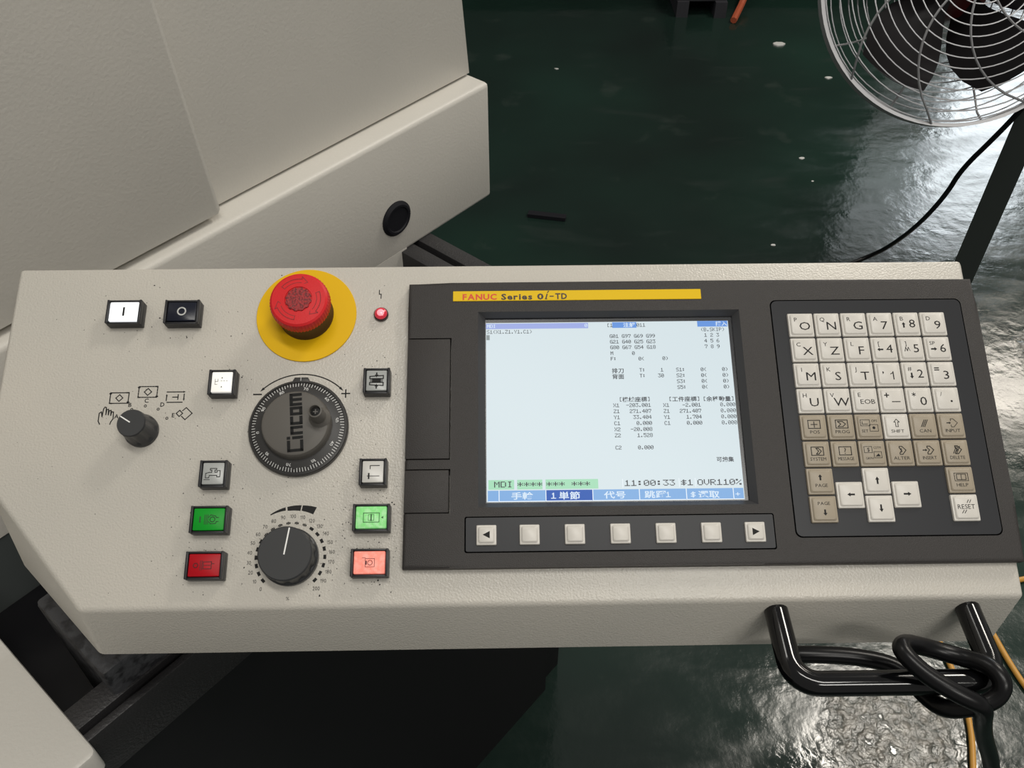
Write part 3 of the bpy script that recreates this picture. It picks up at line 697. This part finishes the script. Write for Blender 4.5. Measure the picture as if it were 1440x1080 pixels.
for i, (n_, val) in enumerate((('X1', '-203.001'), ('Z1', '271.407'), ('Y1', '33.404'), ('C1', '0.000'), ('X2', '-20.008'), ('Z2', '1.528'), None, ('C2', '0.000')) if False else (('X1', '-203.001'), ('Z1', '271.407'), ('Y1', '33.404'), ('C1', '0.000'), ('X2', '-20.008'), ('Z2', '1.528'), ('', ''), ('C2', '0.000'))):
    v = 109.7 - 4.27 * i
    if n_: ln(n_, 141.0, v); ln(val, 166.9, v, align='r')
for i, (n_, val) in enumerate((('X1', '-2.001'), ('Z1', '271.407'), ('Y1', '1.704'), ('C1', '0.000'))):
    v = 109.5 - 4.27 * i; ln(n_, 175.2, v); ln(val, 201.1, v, align='r'); ln('0.000', 224.9, v, align='r', bold=0)
ln('可編集', 208.4, 71.0, 3.0, pitch=1.98)
Q = 4.272
for s, u in (('MDI', 58.9), ('****', 74.4), ('***', 93.6), ('***', 110.4), ('11:00:33', 145.6), ('$1', 183.2), ('OVR110%', 194.2)): ln(s, u, 55.4, 4.0, pitch=Q, bold=0)
bm.free(); _ln = ln
def ln(*a, **k): _ln(*a, name='softkey_caption', m=scr_white, **k)
ln('MDI', 54.8, 169.0, 2.5); ln('注解', 150.8, 169.1, 2.9); ln('挿入', 215.9, 169.4, 2.9); ln('0', 123.6, 169.0, 2.5)
for s, u in (('手輪', 70.3), ('代号', 131.8), ('跳躍', 158.6)): ln(s, u, 47.7, 4.2, pitch=3.7)
ln('1', 172.6, 47.4, 3.6, pitch=3.7, bold=0); ln('1', 96.6, 47.5, 4, pitch=3.7); ln('単節', 101.8, 47.6, 4.4, pitch=3.6); ln('$', 189.2, 47.2, 4, pitch=3.6); ln('選取', 194.2, 47.3, 4.2, pitch=3.6); ln('+', 218.8, 47.2, 3, pitch=3.6, bold=0)
# ---- name strip
bm = new(); box(bm, 31.2, 206.2, 185.6, 193.3, 7.9, 8.5, .25, 1); ns = mm('name_strip', bm, yellow_film, dsp, 'yellow name strip')
def fit_text(bm, s, x0, x1, y, h, z):
    t = new(); text(t, s, 0, y, h, z, 'l', 2); m0 = min(v.co.x for v in t.verts); m1 = max(v.co.x for v in t.verts); t.free()
    text(bm, s, x0, y, h, z, 'l', 2, sx=(x1 - x0) / (m1 - m0))
bm = new(); fit_text(bm, 'FANUC', 38.0, 62.0, 188.7, 4.2, 8.56); mm('lettering', bm, red_ink, ns)
bm = new(); fit_text(bm, 'Series', 65.2, 87.0, 188.6, 4.2, 8.56); fit_text(bm, '0', 90.5, 95.0, 188.6, 4.2, 8.56); fit_text(bm, 'TD', 103.2, 111.5, 188.7, 4.2, 8.56)
stroke(bm, [(96.6, 186.8), (97.5, 190.2)], .9, 8.52); stroke(bm, [(96.0, 186.7), (97.4, 186.7)], .5, 8.52); stroke(bm, [(97.9, 191.6), (98.6, 192.6)], .7, 8.52); stroke(bm, [(99.6, 188.7), (101.8, 188.7)], .8, 8.52)
mm('lettering', bm, brown_ink, ns)
# ---- softkey strip
bm = new(); prism(bm, rrect(39.9, 241.1, 9.5, 33.0, 1.3, 2), 7.9, 8.12); mm('strip_seam', bm, line_m, dsp)
bm = new(); prism(bm, rrect(40.8, 240.3, 10.3, 32.2, 1.0, 2), 7.9, 8.35); mm('softkey_strip', bm, plate_m, dsp, 'smooth dark strip under the softkeys')
bm = new(); prism(bm, rrect(254.0, 388.9, 16.7, 184.1, 4.3, 5), 7.9, 8.12); mm('keypad_seam', bm, line_m, dsp)
bm = new(); prism(bm, rrect(254.8, 388.1, 17.5, 183.3, 4.0, 5), 7.9, 8.35); mm('keypad_plate', bm, plate_m, dsp, 'smooth dark plate round the keypad')
# ---- keys
def key_mesh(s, h=3.4):
    bm = new(); a = s / 2
    lv = [(a, 8.36, .8), (a, 9.6, .8), (a - .35, 10.2, .8), (a - 1.15, 10.35, 1.2), (a - 1.7, 11.2, 1.5), (a - 2.2, 11.45, 1.5)]
    rings = [[bm.verts.new((x, y, z)) for x, y in rrect(-q, q, -q, q, r, 3)] for q, z, r in lv]
    n = len(rings[0])
    for p, q in zip(rings, rings[1:]):
        for k in range(n): bm.faces.new((p[k], p[(k + 1) % n], q[(k + 1) % n], q[k]))
    bm.faces.new(rings[-1]); return finish(bm, .001, 35)
KM = {}
for nm, m in (('light', key_light), ('tan', key_tan)): KM[nm] = key_mesh(17.5); KM[nm].materials.append(m)
SKM = key_mesh(13.0); SKM.materials.append(key_light)
KZ = 11.5
def key(cu, cv, kind, draw, mesh=None):
    k = obj('key', mesh or KM[kind], None, dsp, None, loc=(cu * .001, cv * .001, 0))
    bm = new(); draw(bm)
    if len(bm.faces): mm('legend', bm, ink if kind != 'tan' else MATS['black_ink'], k)
    else: bm.free()
    return k
def arrow(bm, x, y, dx, dy, ln_, hw=1.35, sw=1.15, z=KZ):
    d = Vector((dx, dy)); p = Vector((-dy, dx)); c = Vector((x, y))
    a = c - d * ln_ / 2; b = c + d * ln_ / 2; nk = b - d * ln_ * .42
    pts = [a - p * sw / 2, nk - p * sw / 2, nk - p * hw, b, nk + p * hw, nk + p * sw / 2, a + p * sw / 2]
    poly(bm, [(v.x, v.y) for v in pts], z)
def big_(bm, big):
    if big == '-': stroke(bm, [(-.6, -1.6), (4.6, -1.6)], .6, KZ)
    elif big == '.': poly(bm, circ(2.6, -1.6, .75, 10), KZ)
    else: text(bm, big, 2.1 if len(big) < 2 else 1.3, -1.3, 5.9 if len(big) < 2 else 3.2, KZ, sx=1.2)
def two(small, big, extra=None):
    def d(bm):
        if small == '*':
            for a in (90, 150, 210): stroke(bm, [(-3.9 + 1.3 * math.cos(R_(a)), 3.4 + 1.3 * math.sin(R_(a))), (-3.9 - 1.3 * math.cos(R_(a)), 3.4 - 1.3 * math.sin(R_(a)))], .4, KZ)
        elif small: text(bm, small, -3.9, 3.5, 2.9 if len(small) < 2 else 2.6, KZ, sx=1.1) if small not in ('*', '+', '=', ',') else text(bm, small, -3.9, 3.0, 4.6, KZ, bold=1)
        if big: big_(bm, big)
        if extra: extra(bm)
    return d
def mp_(bm): stroke(bm, [(-5, -2.2), (-4.2, .6), (-3.2, -2.0), (-2.4, .6)], .45, KZ); stroke(bm, [(-2.4, .6), (-1.4, -2)], .3, KZ)
def upa(bm): arrow(bm, -3.0, -1.2, 0, 1, 4.2)
def dna(bm): arrow(bm, -3.0, -1.6, 0, -1, 4.2)
def lfa(bm): arrow(bm, -3.4, -.8, -1, 0, 4.2)
def rga(bm): arrow(bm, -3.2, -.8, 1, 0, 4.2)
def b8(small, big, ex):
    f = two(small, None, ex)
    def d(bm): f(bm); text(bm, big, 3.0, -.2, 5.9, KZ, sx=1.12)
    return d
def lines(*segs):
    return lambda bm: [stroke(bm, s, .5, KZ, cl) for s, cl in segs]
BX = [(-4, 4.4), (4, 4.4), (4, -1.2), (-4, -1.2)]
def lab(word, deco, y=-3.7, h=2.2):
    def d(bm):
        text(bm, word, 0, y, h, KZ, sx=min(1.15, 12.0 / (len(word) * h * 0.95)))
        if deco: deco(bm)
    return d
def ofs(bm):
    stroke(bm, [(-5.8, 4.4), (.4, 4.4), (.4, .2), (-5.8, .2)], .3, KZ, True); stroke(bm, [(0, 1.0), (5.6, 1.0), (5.6, -3.6), (0, -3.6)], .3, KZ, True)
    poly(bm, circ(2.8, -1.2, 1.0, 10), KZ); stroke(bm, [(-4.6, 3.2), (-4.6, 1.4), (-1, 1.4)], .35, KZ)
    text(bm, 'OFS', 3.6, 3.6, 1.6, KZ); text(bm, 'SET', -3.4, -3.4, 1.9, KZ)
def cst(bm):
    stroke(bm, [(-5.8, 4.4), (-.6, 4.4), (-.6, .2), (-5.8, .2)], .3, KZ, True); stroke(bm, [(.4, .8), (5.4, .8), (5.4, -3.4), (.4, -3.4)], .3, KZ, True)
    text(bm, '$', -3, 2.3, 2.6, KZ); poly(bm, [(1.2, -2.4), (4.6, -2.4), (3.4, -.4)], KZ)
    text(bm, 'CSTM', 3.0, 3.6, 1.5, KZ, sx=.9); text(bm, 'GRPH', -2.8, -3.6, 1.6, KZ, sx=.9)
CHEV = ([(-.8, 4.2), (1.0, 4.2), (3.4, 1.6), (1.0, -1.2), (-.8, -1.2), (-.8, -.2), (.6, 1.6), (-.8, 3.2)], True)
SL3 = [([(-2.2 + i * 1.1, -.8), (.2 + i * 1.1, 3.8)], False) for i in range(3)]
def ins_(bm): stroke(bm, CHEV[0], .5, KZ, True); arrow(bm, -2.4, 1.5, 1, 0, 3.2, .9, .7)
def inp_(bm): stroke(bm, [(-.6, 3.0), (-.6, 4.4), (1.2, 4.4), (3.8, 1.6), (1.2, -1.2), (-.6, -1.2), (-.6, .2)], .35, KZ); arrow(bm, -2.0, 1.6, 1, 0, 3.0, .9, .7)
def alt_(bm): stroke(bm, CHEV[0], .5, KZ, True); text(bm, 'S', .2, 1.5, 2.8, KZ)
def del_(bm): stroke(bm, CHEV[0], .5, KZ, True); [stroke(bm, s, .5, KZ) for s, _ in SL3]
def hlp(bm):
    stroke(bm, [(-4.4, 4.2), (4.4, 4.2), (4.4, -1.0), (-4.4, -1.0)], .35, KZ, True); stroke(bm, [(0, 3.4), (0, -.2)], .35, KZ); stroke(bm, [(-3, 3.4), (3, 3.4), (3, -.2), (-3, -.2)], .4, KZ, True)
def shf(bm): stroke(bm, [(0, 4.6), (1.8, 2.6), (.8, 2.6), (.8, -.6), (-.8, -.6), (-.8, 2.6), (-1.8, 2.6)], .4, KZ, True)
def rst(bm):
    text(bm, 'RESET', 0, .4, 3.0, KZ, sx=.98)
    for x in (0, 1.6): stroke(bm, [(x + .9, 3.0), (x + 2.0, 4.8)], .4, KZ); stroke(bm, [(x - 3.2, -3.8), (x - 1.8, -1.9)], .4, KZ)
def boxed(draw): 
    def d(bm): stroke(bm, BX, .5, KZ, True); draw(bm)
    return d
rows = [
 [two('P', 'O'), two('Q', 'N'), two('R', 'G'), two('A', '7'), b8('B', '8', upa), two('D', '9')],
 [two('C', 'X'), two('Y', 'Z'), two('L', 'F'), b8('[', '4', lfa), b8(']', '5', mp_), b8('SP', '6', rga)],
 [two('I', 'M'), two('K', 'S'), two('J', 'T'), two(',', '1'), b8('#', '2', dna), two('=', '3')],
 [two('H', 'U'), two('V', 'W'), two('E', 'EOB'), two('+', '-'), two('*', '0'), two('/', '.')],
 [lab('POS', boxed(lines(([(0, 3.4), (0, -.4)], False), ([(-2, 1.5), (2, 1.5)], False)))), lab('PROG', boxed(lines(([(-2.6, 3.4), (.6, 3.4), (2.6, 1.6), (.6, -.2), (-2.6, -.2), (-.6, 1.6)], True)))), ofs, lab('SHIFT', shf), lab('CAN', lines(*SL3)), lab('INPUT', inp_)],
 [lab('SYSTEM', boxed(lines(([(-.8, 3.6), (.8, 3.6), (2.6, 1.6), (.8, -.4), (-.8, -.4), (.8, 1.6)], True)))), lab('MESSAGE', boxed(lambda bm: text(bm, '?', 0, 1.6, 4, KZ))), cst, lab('ALTER', alt_), lab('INSERT', ins_), lab('DELETE', del_)],
]
X0, Y0, PT = 264.76 + 8.85, 173.04 - 8.85, 18.5
for r, row in enumerate(rows):
    for c, d in enumerate(row):
        key(X0 + PT * c, Y0 - PT * r, 'light' if r < 4 or (r == 4 and c == 3) else 'tan', d)
key(X0, Y0 - 6 * PT, 'tan', lambda bm: (arrow(bm, -.3, 2.4, 0, 1, 4.0), text(bm, 'PAGE', 0, -3.0, 2.1, KZ, sx=1.1)))
key(X0, Y0 - 7 * PT, 'tan', lambda bm: (arrow(bm, .2, -2.4, 0, -1, 4.0), text(bm, 'PAGE', 0, 3.6, 2.1, KZ, sx=1.1)))
key(X0 + 2 * PT, Y0 - 6 * PT, 'light', lambda bm: arrow(bm, 0, 0, 0, 1, 5.0))
key(X0 + 2 * PT, Y0 - 7 * PT, 'light', lambda bm: arrow(bm, 0, 0, 0, -1, 5.0))
key(X0 + PT, Y0 - 6.5 * PT, 'light', lambda bm: arrow(bm, 0, 0, -1, 0, 5.0))
key(X0 + 3 * PT, Y0 - 6.5 * PT, 'light', lambda bm: arrow(bm, 0, 0, 1, 0, 5.0))
key(X0 + 5 * PT, Y0 - 6 * PT, 'tan', lab('HELP', hlp))
key(X0 + 5 * PT, Y0 - 7 * PT, 'light', rst)
KZ = 11.5
for i, u in enumerate((54.1, 81.9, 111.1, 140.5, 169.9, 199.3, 227.6)):
    key(u, 20.6, 'light', (lambda bm: poly(bm, [(-2.4, 0), (2.2, -2.4), (2.2, 2.4)], KZ)) if i == 0 else ((lambda bm: poly(bm, [(2.4, 0), (-2.2, 2.4), (-2.2, -2.4)], KZ)) if i == 6 else (lambda bm: None)), SKM)

# ================================================================== CABLE TIED ROUND THE HANDLE
bm = new()
pth = [(0.245, -0.040, 0.957), (0.2607, -0.042, 0.9620), (0.292, -0.044, 0.962), (0.318, -0.050, 0.960), (0.325, -0.068, 0.961), (0.332, -0.084, 0.968), (0.347, -0.0875, 0.980), (0.3584, -0.085, 0.986), (0.3616, -0.079, 0.9935), (0.3571, -0.068, 0.994), (0.3455, -0.057, 0.984), (0.3252, -0.051, 0.986), (0.3075, -0.054, 0.9975), (0.303, -0.062, 1.001), (0.313, -0.076, 0.999), (0.331, -0.088, 0.996), (0.3455, -0.0925, 0.991), (0.353, -0.0905, 0.968), (0.3745, -0.081, 0.9223), (0.4043, -0.075, 0.8635), (0.44, -0.07, 0.77), (.46, -.05, .5), (.47, -.02, .2), (.50, .02, .03), (.60, .06, .0075), (.80, .02, .0075)]
tube(bm, pth, .0056, 14, smooth=3)
top(mw('power_cable', bm, cable_m, None, None, 60), 'thick glossy black cable knotted round the panel handle and hanging down', 'cable')

# ================================================================== FLOOR HOSES
def hose(name, pts, r, m, label, cat='hose', group=None):
    bm = new(); tube(bm, pts, r, 10, smooth=3); return top(mw(name, bm, m, None, None, 60), label, cat, group)
hose('air_hose', [(.70, .80, .0055), (.80, .64, .0055), (.846, .505, .0055), (.849, .463, .0055), (.852, .41, .0055), (.848, .358, .0055), (.839, .315, .0055), (.819, .257, .0055), (.79, .15, .0055)], .0052, wire_y, 'yellow hose on the floor under the hanging cable')
hose('air_hose', [(1.25, .655, .0055), (1.06, .627, .0055), (1.0, .612, .0055), (.955, .585, .0055), (.945, .545, .0055), (.951, .49, .0055), (.957, .448, .0055), (.966, .405, .0055), (1.0, .3, .0055), (1.06, .2, .0055)], .0052, wire_y, 'yellow hose on the floor right of the handle')

# ================================================================== FAN ON A POST
FC = Vector((.874, 1.278, .868)); FN = Vector((-.12, -.80, .50)).normalized()
PX, PY = 1.136, 1.342
fan = root('pedestal_fan', 'round wire-caged fan held on a dark upright post', 'fan', (PX, PY, 0))
Fq = FN.to_track_quat('Z', 'Y').to_matrix().to_4x4(); FM = Matrix.Translation(FC) @ Fq
def fpart(name, bm, m, label=None, smooth=50):
    bmesh.ops.transform(bm, matrix=FM, verts=bm.verts); return mw(name, bm, m, fan, label, smooth)
RF = .240
def dome(r, s): return s * (.030 + .075 * (1 - (r / RF) ** 2.2))
bm = new()
lathe(bm, [(RF - .003, -.013), (RF + .003, -.014), (RF + .003, .014), (RF - .003, .013), (RF - .003, -.013)], 72, cap=False)
fpart('cage_rim', bm, fan_rim, 'pale grey rim band', 30)
def ring(r, z, t=.0013, seg=60):
    bm = new(); pts = [(r * math.cos(2 * PI * k / seg), r * math.sin(2 * PI * k / seg), z) for k in range(seg + 1)]
    return tube(bm, pts, t, 5, cap=False)
for s in (1, -1):
    N = 13 if s > 0 else 12
    for k in range(N):
        r = .035 + (RF - .006 - .035) * k / (N - 1) * (1 if s > 0 else .985)
        fpart('cage_ring', ring(r, dome(r, s) if k < N - 1 else s * .013), fan_grey)
    for k in range(9):
        bm = new(); pts = []
        for j in range(13):
            r = .03 + (RF - .03) * j / 12; t = 2 * PI * k / 9 + s * .25 + (.9 * (r / RF) ** 1.5 if s > 0 else -.3 * r / RF)
            z = dome(r, s) if j < 12 else s * .012
            pts.append((r * math.cos(t), r * math.sin(t), z))
        tube(bm, pts, .0021, 6); fpart('cage_rib', bm, fan_grey)
bm = new(); lathe(bm, [(.034, .104), (.034, .107), (.02, .110)], 24); fpart('badge', bm, hub_m)
bm = new(); lathe(bm, [(.05, -.10), (.055, -.095), (.055, -.02), (.04, .0), (.03, .03), (.01, .034)], 28); fpart('motor', bm, hub_m, 'dark red motor')
for k in range(5):
    bm = new(); gr = []
    for i in range(7):
        r = .035 + .155 * i / 6; w0 = .32 + .20 * math.sin(PI * i / 6); rw = []
        for j in range(7):
            t = 2 * PI * k / 5 + .4 * i / 6 + (j / 6 - .5) * 2 * w0; rw.append(bm.verts.new((r * math.cos(t), r * math.sin(t), -.005 + (j / 6 - .5) * .05)))
        gr.append(rw)
    fs = [bm.faces.new((gr[i][j], gr[i + 1][j], gr[i + 1][j + 1], gr[i][j + 1])) for i in range(6) for j in range(6)]
    bmesh.ops.solidify(bm, geom=fs, thickness=.0015)
    fpart('blade', bm, blade_m, 'dark fan blade')
bm = new(); d = Vector((math.sin(R_(32)), math.cos(R_(32)), 0)); q = Vector((d.y, -d.x, 0)); w = .026
pts = [Vector((PX, PY, 0)) + d * a + q * b for a, b in ((-w, -w), (w, -w), (w, w), (-w, w))]
prism(bm, [(p.x, p.y) for p in pts][::-1], .012, 1.0); mw('post', bm, post_m, fan, 'dark green-black square post')
bm = new(); prism(bm, rrect(PX - .06, PX + .06, PY - .06, PY + .06, .01), 0, .014); mw('foot_plate', bm, post_m, fan)
bm = new(); bk = FC - FN * .09; tube(bm, [bk, bk - FN * .03, Vector((PX, PY, .845))], .013, 10); mw('mounting_arm', bm, post_m, fan)
hose('fan_cable', [(1.125, 1.30, .72), (1.093, 1.309, .615), (1.079, 1.339, .532), (1.059, 1.38, .43), (1.063, 1.408, .345), (1.062, 1.475, .215), (1.058, 1.57, .08), (1.04, 1.622, .012), (.99, 1.60, .0075), (.882, 1.516, .0075), (.75, 1.45, .0075)], .0055, cable_m, 'thin black cable hanging from the fan post to the floor', 'cable')

# ================================================================== FLOOR LITTER AND FAR MACHINE
bm = new(); box(bm, .1395, .2475, -.010, .010, 0, .012, .001); bmesh.ops.transform(bm, matrix=Matrix.Translation((.193, 1.834, 0)) @ Matrix.Rotation(R_(-12), 4, 'Z') @ Matrix.Translation((-.1935, 0, 0)), verts=bm.verts)
top(mw('flat_bar', bm, rubber), 'short flat black bar lying on the green floor', 'bar')
for i, (x, y, r, lb) in enumerate(((1.087, 2.918, .026, 'largest pale scrap on the floor near the far black machine'), (.265, 2.74, .009, 'tiny pale scrap on the floor between the tall cover and the far machine'), (1.205, 2.655, .016, 'thin pale scrap on the floor just left of the fan'), (.99, 2.135, .011, 'pale chip on the floor left of the bright reflection'), (.991, 2.008, .006, 'tiny chip nearest the bright reflection on the floor'), (.805, 1.694, .008, 'small pale chip on the floor just behind the panel'))):
    bm = new(); pts = []
    for k in range(7):
        t = 2 * PI * k / 7; q = r * random.uniform(.6, 1.1); pts.append((x + q * math.cos(t), y + q * .6 * math.sin(t)))
    prism(bm, pts, 0, r * .22, r * .05, 1); top(mw('scrap', bm, scrap_m), lb, 'scrap', 'scraps on the floor')
far = root('background_machine', 'black machine base standing on feet at the far edge of the floor', 'machine', (.6, 3.6, 0))
bm = new(); box(bm, -.9, 1.72, 3.36, 4.2, .045, 2.2, .01); mw('body', bm, far_black, far)  # upper body is out of view, made tall to darken the floor's reflections
for x in (-.6, .2, 1.4):
    bm = new(); box(bm, x - .05, x + .05, 3.42, 3.52, 0, .05); mw('foot', bm, far_black, far)
bm = new(); box(bm, .745, .935, 3.17, 3.37, .055, .16, .006); box(bm, .745, .79, 3.16, 3.37, 0, .06); box(bm, .89, .935, 3.15, 3.37, 0, .06); mw('drawer_step', bm, far_grey, far)
bm = new(); tube(bm, [(.955, 3.10, .013), (1.0, 3.20, .03), (1.06, 3.33, .08)], .013, 8); top(mw('lever_bar', bm, orange_m), 'orange-red bar leaning against the far black machine', 'bar')
